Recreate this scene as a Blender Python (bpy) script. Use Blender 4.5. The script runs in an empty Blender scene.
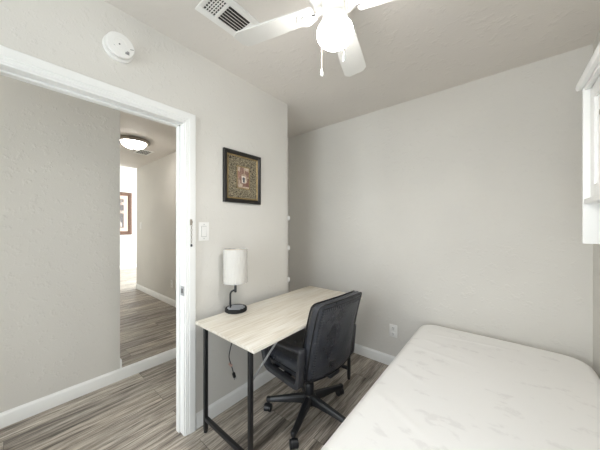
import bpy, bmesh, math, random
from mathutils import Vector, Matrix, noise as mnoise

PI = math.pi
S = bpy.context.scene
COL = S.collection
random.seed(7)

# ------------------------------------------------------------------ materials
def srgb(r, g, b):
    f = lambda c: (c / 12.92 if c <= 0.04045 else ((c + 0.055) / 1.055) ** 2.4)
    return (f(r / 255), f(g / 255), f(b / 255), 1)


class NT:
    def __init__(self, name):
        self.m = bpy.data.materials.new(name)
        self.m.use_nodes = True
        self.t = self.m.node_tree
        self.n = self.t.nodes
        self.p = self.n['Principled BSDF']

    def add(self, kind, **kw):
        n = self.n.new(kind)
        for k, v in kw.items():
            if k in n.inputs:
                n.inputs[k].default_value = v
            else:
                setattr(n, k, v)
        return n

    def link(self, a, b):
        self.t.links.new(a, b)

    def coord(self, scale=(1, 1, 1), rot=(0, 0, 0), loc=(0, 0, 0)):
        c = self.add('ShaderNodeTexCoord')
        mp = self.add('ShaderNodeMapping')
        mp.inputs['Scale'].default_value = scale
        mp.inputs['Rotation'].default_value = rot
        mp.inputs['Location'].default_value = loc
        self.link(c.outputs['Object'], mp.inputs['Vector'])
        return mp.outputs['Vector']

    def noise(self, vec, scale, detail=3, rough=0.5):
        n = self.add('ShaderNodeTexNoise')
        n.inputs['Scale'].default_value = scale
        n.inputs['Detail'].default_value = detail
        n.inputs['Roughness'].default_value = rough
        self.link(vec, n.inputs['Vector'])
        return n.outputs['Fac']

    def ramp(self, fac, stops):
        r = self.add('ShaderNodeValToRGB')
        e = r.color_ramp.elements
        while len(e) < len(stops):
            e.new(0.5)
        for el, (pos, c) in zip(e, stops):
            el.position = pos
            el.color = c if not isinstance(c, (int, float)) else (c, c, c, 1)
        self.link(fac, r.inputs['Fac'])
        return r.outputs['Color']

    def mix(self, fac, a, b, mode='MIX'):
        m = self.add('ShaderNodeMix', data_type='RGBA', blend_type=mode)
        for sock, v in ((m.inputs[0], fac), (m.inputs[6], a), (m.inputs[7], b)):
            if isinstance(v, (int, float)):
                sock.default_value = v
            elif isinstance(v, tuple):
                sock.default_value = v
            else:
                self.link(v, sock)
        return m.outputs[2]

    def math(self, op, a, b=None):
        m = self.add('ShaderNodeMath', operation=op)
        for i, v in enumerate((a, b)):
            if v is None:
                continue
            if isinstance(v, (int, float)):
                m.inputs[i].default_value = v
            else:
                self.link(v, m.inputs[i])
        return m.outputs[0]

    def bump(self, h, strength=0.2, dist=0.01):
        b = self.add('ShaderNodeBump')
        b.inputs['Strength'].default_value = strength
        b.inputs['Distance'].default_value = dist
        self.link(h, b.inputs['Height'])
        self.link(b.outputs['Normal'], self.p.inputs['Normal'])

    def color(self, c):
        if isinstance(c, tuple):
            self.p.inputs['Base Color'].default_value = c
        else:
            self.link(c, self.p.inputs['Base Color'])


def simple(name, col, rough=0.5, metal=0.0, var=0.04, scale=12, bump=0.0, bscale=60, spec=0.5):
    k = NT(name)
    v = k.coord()
    n = k.noise(v, scale, 3)
    lo = tuple(max(0, c * (1 - var)) for c in col[:3]) + (1,)
    hi = tuple(min(1, c * (1 + var)) for c in col[:3]) + (1,)
    k.color(k.ramp(n, [(0.3, lo), (0.7, hi)]))
    k.p.inputs['Roughness'].default_value = rough
    k.p.inputs['Metallic'].default_value = metal
    k.p.inputs['Specular IOR Level'].default_value = spec
    if bump:
        k.bump(k.noise(v, bscale, 3), bump, 0.004)
    return k.m


def paint(name, col, strength=0.25, knock=0.5, scale=26):
    """orange-peel / knockdown painted drywall"""
    k = NT(name)
    v = k.coord()
    broad = k.noise(v, 1.7, 2)
    lo = tuple(c * 0.97 for c in col[:3]) + (1,)
    hi = tuple(min(1, c * 1.03) for c in col[:3]) + (1,)
    k.color(k.ramp(broad, [(0.3, lo), (0.7, hi)]))
    k.p.inputs['Roughness'].default_value = 0.62
    k.p.inputs['Specular IOR Level'].default_value = 0.35
    fine = k.noise(v, scale * 5, 2)
    blobs = k.ramp(k.noise(v, scale, 4, 0.6), [(0.55, 0.0), (0.68, 1.0)])
    hgt = k.math('ADD', k.math('MULTIPLY', fine, 0.35), k.math('MULTIPLY', blobs, knock))
    k.bump(hgt, strength, 0.006)
    return k.m


def plank_floor(name):
    k = NT(name)
    c = k.add('ShaderNodeTexCoord')
    sx = k.add('ShaderNodeSeparateXYZ')
    k.link(c.outputs['Object'], sx.inputs[0])
    cb = k.add('ShaderNodeCombineXYZ')
    k.link(sx.outputs['Y'], cb.inputs['X'])
    k.link(sx.outputs['X'], cb.inputs['Y'])
    br = k.add('ShaderNodeTexBrick')
    br.offset = 0.37
    br.inputs['Scale'].default_value = 1.0
    br.inputs['Brick Width'].default_value = 1.22
    br.inputs['Row Height'].default_value = 0.18
    br.inputs['Mortar Size'].default_value = 0.0012
    br.inputs['Mortar Smooth'].default_value = 0.3
    br.inputs['Bias'].default_value = 0.0
    br.inputs['Color1'].default_value = (0, 0, 0, 1)
    br.inputs['Color2'].default_value = (1, 1, 1, 1)
    br.inputs['Mortar'].default_value = (0.5, 0.5, 0.5, 1)
    k.link(cb.outputs[0], br.inputs['Vector'])
    # each plank has its own slice of grain
    sh = k.add('ShaderNodeVectorMath', operation='MULTIPLY')
    k.link(br.outputs['Color'], sh.inputs[0])
    sh.inputs[1].default_value = (3.7, 5.3, 9.1)
    ad = k.add('ShaderNodeVectorMath', operation='ADD')
    k.link(cb.outputs[0], ad.inputs[0])
    k.link(sh.outputs[0], ad.inputs[1])
    def stretched(sx_, sy_, scale, det, rough, dist=0.0):
        mp = k.add('ShaderNodeMapping')
        mp.inputs['Scale'].default_value = (sx_, sy_, 1)
        k.link(ad.outputs[0], mp.inputs['Vector'])
        n = k.add('ShaderNodeTexNoise')
        n.inputs['Scale'].default_value = scale
        n.inputs['Detail'].default_value = det
        n.inputs['Roughness'].default_value = rough
        n.inputs['Distortion'].default_value = dist
        k.link(mp.outputs[0], n.inputs['Vector'])
        return n.outputs['Fac']
    g1 = stretched(1.1, 14, 1.6, 5, 0.62, 0.6)
    g2 = stretched(3.0, 70, 2.0, 4, 0.7, 0.2)
    base = k.ramp(g1, [(0.30, srgb(92, 86, 80)), (0.42, srgb(166, 158, 150)),
                       (0.55, srgb(206, 199, 191)), (0.72, srgb(232, 227, 219))])
    fine = k.ramp(g2, [(0.40, srgb(118, 112, 107)), (0.56, srgb(255, 253, 250))])
    g3 = stretched(1.7, 34, 1.4, 5, 0.65, 0.8)
    vein = k.ramp(g3, [(0.36, srgb(96, 89, 84)), (0.46, srgb(255, 254, 252))])
    c1 = k.mix(0.55, k.mix(0.62, base, fine, 'MULTIPLY'), vein, 'MULTIPLY')
    tone = k.ramp(br.outputs['Color'], [(0.0, srgb(205, 203, 201)), (1.0, srgb(255, 252, 247))])
    c2 = k.mix(0.8, c1, tone, 'MULTIPLY')
    c3 = k.mix(br.outputs['Fac'], c2, srgb(70, 64, 60))
    k.color(c3)
    k.p.inputs['Roughness'].default_value = 0.42
    k.p.inputs['Specular IOR Level'].default_value = 0.4
    k.bump(k.math('SUBTRACT', k.math('MULTIPLY', g2, 0.3), br.outputs['Fac']), 0.12, 0.003)
    return k.m


def oak(name):
    k = NT(name)
    v = k.coord(scale=(9, 0.7, 9))
    g = k.noise(v, 1.5, 5, 0.6)
    v2 = k.coord(scale=(90, 3.0, 90))
    f = k.noise(v2, 1.5, 3, 0.6)
    base = k.ramp(g, [(0.3, srgb(214, 205, 189)), (0.45, srgb(230, 224, 212)), (0.72, srgb(240, 236, 228))])
    fine = k.ramp(f, [(0.36, srgb(228, 222, 212)), (0.56, srgb(255, 255, 255))])
    k.color(k.mix(0.8, base, fine, 'MULTIPLY'))
    k.p.inputs['Roughness'].default_value = 0.45
    return k.m


def leather(name):
    k = NT(name)
    v = k.coord()
    big = k.noise(v, 7, 4, 0.6)
    base = k.ramp(big, [(0.3, srgb(33, 35, 42)), (0.7, srgb(54, 57, 65))])
    vo = k.noise(v, 55, 3, 0.75)
    scuff = k.ramp(vo, [(0.63, 0.0), (0.68, 1.0)])
    k.color(k.mix(k.math('MULTIPLY', scuff, 0.55), base, srgb(130, 130, 132)))
    k.p.inputs['Roughness'].default_value = 0.4
    k.link(k.ramp(big, [(0.3, 0.24), (0.7, 0.38)]), k.p.inputs['Roughness'])
    k.p.inputs['Specular IOR Level'].default_value = 0.7
    h = k.math('ADD', k.noise(v, 260, 2), k.math('MULTIPLY', k.noise(v, 14, 4, 0.6), 1.3))
    k.bump(h, 0.4, 0.006)
    return k.m


def mattress_cloth(name):
    k = NT(name)
    v = k.coord()
    va = k.coord(scale=(6.5, 13, 1), rot=(0, 0, 0.5))
    blot = k.noise(va, 1.25, 3, 0.55)
    leaf = k.noise(k.coord(scale=(1, 1, 1)), 34, 3, 0.65)
    m = k.math('MULTIPLY', k.ramp(blot, [(0.60, 0.0), (0.66, 1.0)]), k.ramp(leaf, [(0.36, 0.0), (0.5, 1.0)]))
    k.color(k.mix(k.math('MULTIPLY', m, 0.42), srgb(244, 243, 241), srgb(224, 222, 221)))
    k.p.inputs['Roughness'].default_value = 0.8
    k.p.inputs['Specular IOR Level'].default_value = 0.2
    k.bump(k.math('ADD', k.noise(v, 340, 2), k.math('MULTIPLY', k.noise(v, 9, 3), 3.0)), 0.12, 0.004)
    return k.m


def emitter(name, col, strength):
    k = NT(name)
    k.color(col)
    k.p.inputs['Emission Color'].default_value = col
    k.p.inputs['Emission Strength'].default_value = strength
    k.p.inputs['Roughness'].default_value = 0.3
    return k.m


def film(name, tint, amount, rough=0.12, bump=0.0, bscale=(30, 30, 12)):
    """thin clear plastic or glass: mostly lets light straight through"""
    k = NT(name)
    out = k.n['Material Output']
    tr = k.add('ShaderNodeBsdfTransparent')
    tr.inputs['Color'].default_value = tint
    k.p.inputs['Base Color'].default_value = (0.9, 0.9, 0.9, 1)
    k.p.inputs['Roughness'].default_value = rough
    if bump:
        k.bump(k.noise(k.coord(scale=bscale), 1.0, 3), bump, 0.01)
    mx = k.add('ShaderNodeMixShader')
    mx.inputs[0].default_value = amount
    k.link(tr.outputs[0], mx.inputs[1])
    k.link(k.p.outputs[0], mx.inputs[2])
    k.link(mx.outputs[0], out.inputs['Surface'])
    return k.m


def ornate(name):
    k = NT(name)
    v = k.coord()
    w = k.add('ShaderNodeTexVoronoi', feature='DISTANCE_TO_EDGE')
    w.inputs['Scale'].default_value = 78
    wn = k.add('ShaderNodeTexNoise')
    wn.inputs['Scale'].default_value = 40
    k.link(v, wn.inputs['Vector'])
    ad = k.add('ShaderNodeVectorMath', operation='SCALE')
    k.link(wn.outputs['Color'], ad.inputs[0])
    ad.inputs['Scale'].default_value = 0.05
    a2 = k.add('ShaderNodeVectorMath', operation='ADD')
    k.link(v, a2.inputs[0])
    k.link(ad.outputs[0], a2.inputs[1])
    k.link(a2.outputs[0], w.inputs['Vector'])
    c = k.ramp(w.outputs['Distance'], [(0.05, srgb(158, 148, 124)), (0.16, srgb(92, 84, 68)), (0.32, srgb(40, 35, 29))])
    k.color(c)
    k.p.inputs['Roughness'].default_value = 0.5
    k.p.inputs['Metallic'].default_value = 0.2
    return k.m


def print_mat(name, cols, scale=(30, 30, 24), vscale=1.0):
    k = NT(name)
    v = k.coord(scale=scale)
    w = k.add('ShaderNodeTexVoronoi', distance='CHEBYCHEV')
    w.inputs['Scale'].default_value = vscale
    k.link(v, w.inputs['Vector'])
    sp = k.add('ShaderNodeSeparateColor')
    k.link(w.outputs['Color'], sp.inputs[0])
    n = len(cols)
    r = k.ramp(sp.outputs[0], [(i / n, c) for i, c in enumerate(cols)])
    dirt = k.ramp(k.noise(v, 5, 3), [(0.3, srgb(150, 140, 130)), (0.65, (1, 1, 1, 1))])
    k.color(k.mix(0.7, r, dirt, 'MULTIPLY'))
    k.p.inputs['Roughness'].default_value = 0.5
    return k.m


M = {}
M['wall'] = paint('wall_paint', srgb(217, 214, 208), 0.26, 0.8)
M['ceiling'] = paint('ceiling_texture', srgb(224, 219, 213), 0.3, 0.8, 19)
M['trim'] = simple('trim_white', srgb(238, 238, 236), 0.4, var=0.005)
M['floor'] = plank_floor('vinyl_plank')
M['white'] = simple('white_plastic', srgb(238, 237, 234), 0.4, var=0.01)
M['fanwhite'] = simple('fan_white', srgb(222, 221, 217), 0.4, var=0.01)
M['cabwhite'] = simple('cabinet_white', srgb(240, 240, 238), 0.35, var=0.01)
M['oak'] = oak('light_oak_laminate')
M['blackmetal'] = simple('black_metal', srgb(28, 28, 30), 0.42, 0.0, 0.1)
M['blackplastic'] = simple('black_plastic', srgb(33, 34, 37), 0.38, 0.0, 0.1, bump=0.05, bscale=220)
M['darkgrey'] = simple('charcoal_plastic', srgb(52, 53, 57), 0.38, 0.0, 0.08)
M['chrome'] = simple('brushed_steel', srgb(170, 170, 172), 0.3, 1.0, 0.05)
M['nickel'] = simple('brushed_nickel', srgb(168, 160, 150), 0.35, 0.9, 0.05)
M['leather'] = leather('worn_black_leather')
M['gap_shade'] = simple('shaded_plastic', srgb(176, 175, 172), 0.6, var=0.01)  # darker copy of the white plastic, for shade in the rocker gap
M['silver'] = simple('silver_paint', srgb(176, 176, 178), 0.35, 0.3, 0.04)
M['piping'] = simple('black_vinyl_piping', srgb(15, 15, 17), 0.35)
M['mattress'] = mattress_cloth('quilted_white_cover')
M['globe'] = emitter('lit_globe_glass', (1.0, 0.975, 0.95, 1), 28.0)
M['dome'] = emitter('lit_dome_glass', (1.0, 0.96, 0.90, 1), 15.0)
M['shade'] = simple('linen_shade', srgb(214, 208, 198), 0.8, var=0.10, scale=45)
M['wrap'] = film('clear_plastic_wrap', (0.97, 0.97, 0.96, 1), 0.42, 0.10, 1.0, (80, 80, 18))
M['glass'] = film('window_glass', (0.97, 0.98, 0.98, 1), 0.06, 0.02)
M['black'] = simple('flat_black', srgb(20, 20, 20), 0.8)
M['duct'] = simple('duct_dark', srgb(48, 46, 44), 0.9)
M['ink'] = simple('printed_grey_ink', srgb(92, 92, 96), 0.6)
M['frameblack'] = simple('black_lacquer', srgb(27, 24, 22), 0.3, 0, 0.15)
M['gold'] = simple('antique_gold', srgb(150, 130, 92), 0.4, 0.6, 0.2, 40)
M['ornate'] = ornate('scrolled_mat')
M['print'] = print_mat('red_tan_print', [srgb(168, 126, 112), srgb(186, 166, 146), srgb(132, 92, 82), srgb(204, 186, 166)])
M['cream'] = simple('cream_paper', srgb(222, 214, 202), 0.6)
M['walnut'] = simple('walnut_frame', srgb(92, 66, 52), 0.4, 0, 0.2, 20)
M['bigprint'] = print_mat('pale_print', [srgb(214, 206, 198), srgb(150, 140, 136), srgb(190, 172, 160), srgb(98, 92, 92)], (6, 6, 5))
M['pinktag'] = simple('pink_tag', srgb(214, 178, 166), 0.6)
M['base'] = simple('grey_upholstery', srgb(170, 168, 165), 0.85)
M['cavity'] = simple('dark_slot', srgb(60, 58, 56), 0.8)


# ------------------------------------------------------------------ geometry helpers
def nb():
    return bmesh.new()


def box(bm, x0, x1, y0, y1, z0, z1, bevel=0.0, seg=2, mat=None):
    r = bmesh.ops.create_cube(bm, size=1.0)
    vs = r['verts']
    for v in vs:
        v.co = Vector(((x0 + x1) / 2 + v.co.x * (x1 - x0), (y0 + y1) / 2 + v.co.y * (y1 - y0),
                       (z0 + z1) / 2 + v.co.z * (z1 - z0)))
    if bevel:
        es = list({e for v in vs for e in v.link_edges})
        r = bmesh.ops.bevel(bm, geom=es, offset=bevel, segments=seg, profile=0.5, affect='EDGES', clamp_overlap=True)
        vs = list({v for f in r['faces'] for v in f.verts} | {v for v in vs if v.is_valid})
    if mat is not None:
        for v in vs:
            v.co = mat @ v.co
    return vs


def frame_of(d):
    d = d.normalized()
    up = Vector((0, 0, 1)) if abs(d.z) < 0.95 else Vector((1, 0, 0))
    a = d.cross(up).normalized()
    return a, d.cross(a).normalized() * -1


def ring(bm, c, a, b, ra, rb, n, ph=0.0):
    return [bm.verts.new(c + a * (ra * math.cos(2 * PI * i / n + ph)) + b * (rb * math.sin(2 * PI * i / n + ph))) for i in range(n)]


def skin_rings(bm, rings, cap=True, closed=False):
    n = len(rings[0])
    pairs = list(zip(rings, rings[1:]))
    if closed:
        pairs.append((rings[-1], rings[0]))
    for r0, r1 in pairs:
        for i in range(n):
            bm.faces.new((r0[i], r0[(i + 1) % n], r1[(i + 1) % n], r1[i]))
    if cap and not closed:
        bm.faces.new(list(reversed(rings[0])))
        bm.faces.new(rings[-1])


def tube(bm, pts, r, n=10, closed=False, radii=None):
    pts = [Vector(p) for p in pts]
    rings = []
    pa = None
    m = len(pts)
    for i, p in enumerate(pts):
        if closed:
            d = pts[(i + 1) % m] - pts[i - 1]
        else:
            d = pts[min(i + 1, m - 1)] - pts[max(i - 1, 0)]
        d.normalize()
        if pa is None:
            a, b = frame_of(d)
        else:
            a = (pa - d * pa.dot(d)).normalized()
            b = d.cross(a).normalized()
        pa = a
        if i == 0:
            b = d.cross(a).normalized()
        rr = radii[i] if radii else r
        rings.append(ring(bm, p, a, b, rr, rr, n))
    skin_rings(bm, rings, True, closed)


def cyl(bm, p0, p1, r0, r1=None, n=24):
    p0, p1 = Vector(p0), Vector(p1)
    r1 = r0 if r1 is None else r1
    d = (p1 - p0).normalized()
    a, _ = frame_of(d)
    b = d.cross(a).normalized()
    skin_rings(bm, [ring(bm, p0, a, b, r0, r0, n), ring(bm, p1, a, b, r1, r1, n)])


def bar(bm, p0, p1, w, h, up=(0, 0, 1), bevel=0.0):
    """rectangular bar between two points, w across, h along 'up'"""
    p0, p1 = Vector(p0), Vector(p1)
    d = (p1 - p0)
    L = d.length
    d.normalize()
    up = Vector(up)
    a = d.cross(up).normalized()
    u = a.cross(d).normalized()
    mt = Matrix((a, d, u)).transposed().to_4x4()
    mt.translation = (p0 + p1) / 2
    return box(bm, -w / 2, w / 2, -L / 2, L / 2, -h / 2, h / 2, bevel, 2, mt)


def lathe(bm, prof, c, axis='z', n=36):
    """prof = [(r, t)] along the axis"""
    c = Vector(c)
    if axis == 'z':
        A, B, D = Vector((1, 0, 0)), Vector((0, 1, 0)), Vector((0, 0, 1))
    elif axis == 'x':
        A, B, D = Vector((0, 1, 0)), Vector((0, 0, 1)), Vector((1, 0, 0))
    else:
        A, B, D = Vector((0, 0, 1)), Vector((1, 0, 0)), Vector((0, 1, 0))
    rings = []
    for r, t in prof:
        if r < 1e-5:
            rings.append([bm.verts.new(c + D * t)])
        else:
            rings.append(ring(bm, c + D * t, A, B, r, r, n))
    for r0, r1 in zip(rings, rings[1:]):
        for i in range(n):
            j = (i + 1) % n
            if len(r0) == 1 and len(r1) > 1:
                bm.faces.new((r0[0], r1[j], r1[i]))
            elif len(r1) == 1 and len(r0) > 1:
                bm.faces.new((r0[i], r0[j], r1[0]))
            elif len(r0) > 1:
                bm.faces.new((r0[i], r0[j], r1[j], r1[i]))
    if len(rings[0]) > 1:
        bm.faces.new(list(reversed(rings[0])))
    if len(rings[-1]) > 1:
        bm.faces.new(rings[-1])


def extrude_poly(bm, pts, vec):
    """closed polygon (list of 3-D points) swept by vec"""
    vec = Vector(vec)
    a = [bm.verts.new(Vector(p)) for p in pts]
    b = [bm.verts.new(Vector(p) + vec) for p in pts]
    n = len(a)
    bm.faces.new(list(reversed(a)))
    bm.faces.new(b)
    for i in range(n):
        bm.faces.new((a[i], a[(i + 1) % n], b[(i + 1) % n], b[i]))


def rootloc(o):
    while o.parent:
        o = o.parent
    return o.location.copy()


def obj(name, bm, mat, parent=None, smooth=40, loc=None, label=None):
    """links ONE mesh object; vertices are given in room coordinates"""
    bmesh.ops.recalc_face_normals(bm, faces=bm.faces[:])
    off = rootloc(parent) if parent else Vector(loc or (0, 0, 0))
    for v in bm.verts:
        v.co -= off
    me = bpy.data.meshes.new(name)
    bm.to_mesh(me)
    bm.free()
    me.materials.append(mat)
    o = bpy.data.objects.new(name, me)
    COL.objects.link(o)
    if parent:
        o.parent = parent
    else:
        o.location = off
    if smooth:
        for p in me.polygons:
            p.use_smooth = True
        me.set_sharp_from_angle(angle=math.radians(smooth))
    if label:
        o['label'] = label
    return o


def tag(o, label, cat, group=None):
    o['label'] = label
    o['category'] = cat
    if group:
        o['group'] = group
    return o


def thing(name, label, cat, loc, group=None):
    o = bpy.data.objects.new(name, None)
    o.empty_display_size = 0.1
    COL.objects.link(o)
    o.location = loc
    return tag(o, label, cat, group)


def structure(name, bm, mat, parent=None, smooth=30):
    o = obj(name, bm, mat, parent, smooth)
    if not parent:
        o['kind'] = 'structure'
    return o


# ------------------------------------------------------------------ room dimensions (metres)
XA = -1.533          # wall with the doorway
YB = 2.323           # back wall
XC = 0.435           # right wall
YF = -2.20           # wall behind the camera
H = 2.44
WT = 0.098           # thickness of the doorway wall
YC = 1.676           # free end of the doorway wall
JY = 0.716           # door opening, right jamb face
JL = -0.086          # door opening, left jamb face
DH = 1.955           # door opening height
XH = -2.516          # hallway wall facing the doorway
HZ = 0.085           # floor level of the raised hall
YE = 0.633           # end of that hallway wall
YR = 1.665           # right wall of the raised hall
XE = -5.55           # end of the hall ceiling and walls
XF = -8.40           # far wall beyond
WX0, WX1, WZ0, WZ1 = -1.35, 0.25, 0.12, 2.12     # unseen window behind the camera, sized for the light it lets in
SZB, SZT = 0.28, 1.90
SY0, SY1 = -0.75, 0.75                          # unseen side window, behind and right of the camera, placed for its light

# ---- floor and ceiling
b = nb()
box(b, -2.70, XC + 0.12, YF - 0.12, YB + 0.12, -0.06, 0.0)
structure('floor', b, M['floor'])
b = nb()
box(b, XF - 0.1, XH - 0.02, -1.6, 4.2, -0.06, HZ)
structure('floor_hall', b, M['floor'])
b = nb()
box(b, XA, XC + 0.12, YF - 0.12, YB + 0.12, H, H + 0.08)
box(b, -2.2, XA, YC, YB + 0.12, H, H + 0.08)
box(b, XA - WT, XA, YF - 0.12, YC, H, H + 0.08)
structure('ceiling', b, M['ceiling'])
b = nb()
box(b, XE, XA - WT, YF - 0.12, YC + 0.0, H, H + 0.08)
structure('ceiling_hall', b, M['ceiling'])

# ---- walls of the room
b = nb()
box(b, XA - WT, XA, YF, JL - 0.014, 0, H)
box(b, XA - WT, XA, JL - 0.014, JY + 0.014, DH + 0.014, H)
box(b, XA - WT, XA, JY + 0.014, YC, 0, H)
structure('wall_left', b, M['wall'])
b = nb()
box(b, -2.2, XC + 0.1, YB, YB + 0.1, 0, H)
structure('wall_back', b, M['wall'])
b = nb()
box(b, -2.2, -2.1, YC + 0.07, YB, 0, H)
structure('wall_closet', b, M['wall'])
b = nb()
box(b, XC, XC + 0.1, YF, SY0, 0, H)
box(b, XC, XC + 0.1, SY1, YB, 0, H)
box(b, XC, XC + 0.1, SY0, SY1, 0, SZB)
box(b, XC, XC + 0.1, SY0, SY1, SZT, H)
structure('wall_right', b, M['wall'])
WX0, WX1, WZ0, WZ1 = -1.35, 0.25, 0.12, 2.12     # unseen window behind the camera, sized for the light it lets in
b = nb()
box(b, XA - WT, WX0, YF - 0.1, YF, 0, H)
box(b, WX1, XC + 0.1, YF - 0.1, YF, 0, H)
box(b, WX0, WX1, YF - 0.1, YF, 0, WZ0)
box(b, WX0, WX1, YF - 0.1, YF, WZ1, H)
structure('wall_front', b, M['wall'])

# ---- hallway walls
b = nb()
box(b, XH - 0.1, XH, YF - 0.1, YE, 0, H)
box(b, XE, XH - 0.1, YE - 0.1, YE, 0, H)
structure('wall_hall', b, M['wall'])
b = nb()
box(b, XE, XA - WT, YR, YC + 0.07, 0, H)
structure('wall_hall_right', b, M['wall'])
HX0, HX1 = XH + 0.10, XA - WT - 0.10             # unseen glazed hallway end, added to light the hallway
b = nb()
box(b, XH - 0.1, HX0, YF - 0.1, YF, 0, H)
box(b, HX1, XA - WT, YF - 0.1, YF, 0, H)
box(b, HX0, HX1, YF - 0.1, YF, 0, 0.3)
box(b, HX0, HX1, YF - 0.1, YF, 2.1, H)
structure('wall_hall_end', b, M['wall'])
b = nb()
box(b, XF - 0.1, XF, -1.6, 4.2, HZ, 3.0)
structure('wall_far', b, M['wall'])
FWX0, FWX1, FWZ0, FWZ1 = -7.9, -6.1, 0.9, 2.4  # opening for an unseen far-room window, added for its light
b = nb()
box(b, XF, FWX0, 4.1, 4.2, HZ, 3.0)
box(b, FWX1, XE, 4.1, 4.2, HZ, 3.0)
box(b, FWX0, FWX1, 4.1, 4.2, HZ, FWZ0)
box(b, FWX0, FWX1, 4.1, 4.2, FWZ1, 3.0)
box(b, XE, XE + 0.1, YC + 0.07, 4.1, HZ, 3.0)
structure('wall_far_right', b, M['wall'])
b = nb()
box(b, XF, XE, -1.6, -1.5, HZ, 3.0)
box(b, XE, XE + 0.1, -1.6, YE - 0.1, HZ, 3.0)
structure('wall_far_left', b, M['wall'])
b = nb()
box(b, XF, XE + 0.1, -1.6, 4.2, 3.0, 3.08)
box(b, XE, XE + 0.06, YE - 0.1, YC + 0.07, H + 0.08, 3.0)
structure('ceiling_far', b, M['ceiling'])


# ---- baseboards: moulded profile extruded along the wall
def base_profile(t=0.014, hgt=0.095):
    return [(0, 0), (t, 0), (t, hgt * 0.80), (t * 0.75, hgt * 0.88), (t * 0.35, hgt * 0.95), (t * 0.3, hgt), (0, hgt)]


def baseboard(name, p0, p1, out, z=0.0, hgt=0.095, t=0.014):
    p0, p1, out = Vector(p0), Vector(p1), Vector(out)
    bm = nb()
    pts = [p0 + out * d + Vector((0, 0, z + q)) for d, q in base_profile(t, hgt)]
    extrude_poly(bm, pts, p1 - p0)
    return structure(name, bm, M['trim'])


baseboard('baseboard_left', (XA, JY + 0.075, 0), (XA, YC, 0), (1, 0, 0))
baseboard('baseboard_back', (-2.1, YB, 0), (XC, YB, 0), (0, -1, 0))
baseboard('baseboard_right', (XC, YF, 0), (XC, YB - 0.014, 0), (-1, 0, 0))
baseboard('baseboard_hall', (XH, YF, 0), (XH, YR, 0), (1, 0, 0), hgt=0.096)
baseboard('baseboard_hall_right', (XE, YR, 0), (XH + 0.016, YR, 0), (0, -1, 0), z=HZ)
baseboard('baseboard_hall_left', (XE, YE, 0), (XH, YE, 0), (0, 1, 0), z=HZ)
baseboard('baseboard_far', (XF, -1.5, 0), (XF, 4.1, 0), (1, 0, 0), z=HZ)

# ---- door frame: jamb with stop (door_1) and stepped casing (trim_1)
b = nb()
xo, xi = XA - WT - 0.004, XA + 0.004
box(b, xo, xi, JY, JY + 0.018, 0, DH, 0.0015)
box(b, xo, xi, JL - 0.018, JL, 0, DH, 0.0015)
box(b, xo, xi, JL - 0.018, JY + 0.018, DH, DH + 0.018, 0.0015)
s0, s1 = XA - 0.082, XA - 0.045                 # stops
box(b, s0, s1, JY - 0.011, JY, 0, DH, 0.002)
box(b, s0, s1, JL, JL + 0.011, 0, DH, 0.002)
box(b, s0, s1, JL, JY, DH - 0.011, DH, 0.002)
door = structure('door_1', b, M['trim'])
b = nb()
zc = 0.905
box(b, XA - 0.038, XA + 0.0045, JY - 0.0018, JY + 0.001, zc - 0.030, zc + 0.030, 0.0006)
sp = obj('strike_plate', b, M['silver'], door)
b = nb()
box(b, XA - 0.026, XA - 0.010, JY - 0.0024, JY - 0.0012, zc - 0.014, zc + 0.014)
obj('strike_hole', b, M['cavity'], sp)


def casing(name, x, sgn):
    prof = [(0, 0), (0, 0.006), (0.005, 0.010), (0.012, 0.010), (0.015, 0.0125), (0.022, 0.0125),
            (0.026, 0.016), (0.050, 0.019), (0.060, 0.019), (0.064, 0.015), (0.064, 0)]
    bm = nb()
    rev = 0.006
    path = [(JL - rev, 0, -1, 0), (JL - rev, DH + rev, -1, 1), (JY + rev, DH + rev, 1, 1), (JY + rev, 0, 1, 0)]
    rings = []
    for (y, z, dy, dz) in path:
        rings.append([bm.verts.new((x + sgn * d, y + dy * w, z + dz * w)) for w, d in prof])
    skin_rings(bm, rings, True)
    return structure(name, bm, M['trim'], smooth=20)


casing('trim_1', XA, 1)
casing('trim_2', XA - WT, -1)

# ---- unseen windows, added to let light into room, hallway and far room
def window(name, x0, x1, y0, y1, z0, z1, turn=None):
    """sash window in an x-z wall; 'turn' carries it into a y-z wall"""
    bm = nb()
    f = 0.05
    box(bm, x0, x0 + f, y0, y1, z0, z1, 0.004)
    box(bm, x1 - f, x1, y0, y1, z0, z1, 0.004)
    box(bm, x0 + f, x1 - f, y0, y1, z0, z0 + f, 0.004)
    box(bm, x0 + f, x1 - f, y0, y1, z1 - f, z1, 0.004)
    zm = (z0 + z1) / 2
    box(bm, x0 + f, x1 - f, y0 + 0.01, y1 - 0.01, zm - 0.02, zm + 0.02, 0.003)
    ym = (y0 + y1) / 2
    b2 = nb()
    box(b2, x0 + f, x1 - f, ym - 0.003, ym + 0.003, z0 + f, z1 - f)
    if turn:
        for q in (bm, b2):
            for v in q.verts:
                v.co = Vector((v.co.y, v.co.x, v.co.z))
    w = structure(name, bm, M['trim'])
    obj('pane', b2, M['glass'], w)


window('unseen_window_1', WX0, WX1, YF - 0.09, YF - 0.02, WZ0, WZ1)
window('unseen_window_3', SY0, SY1, XC + 0.02, XC + 0.09, SZB, SZT, True)
window('unseen_window_4', HX0, HX1, YF - 0.09, YF - 0.02, 0.3, 2.1)
window('unseen_window_2', FWX0, FWX1, 4.12, 4.19, FWZ0, FWZ1)


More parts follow.
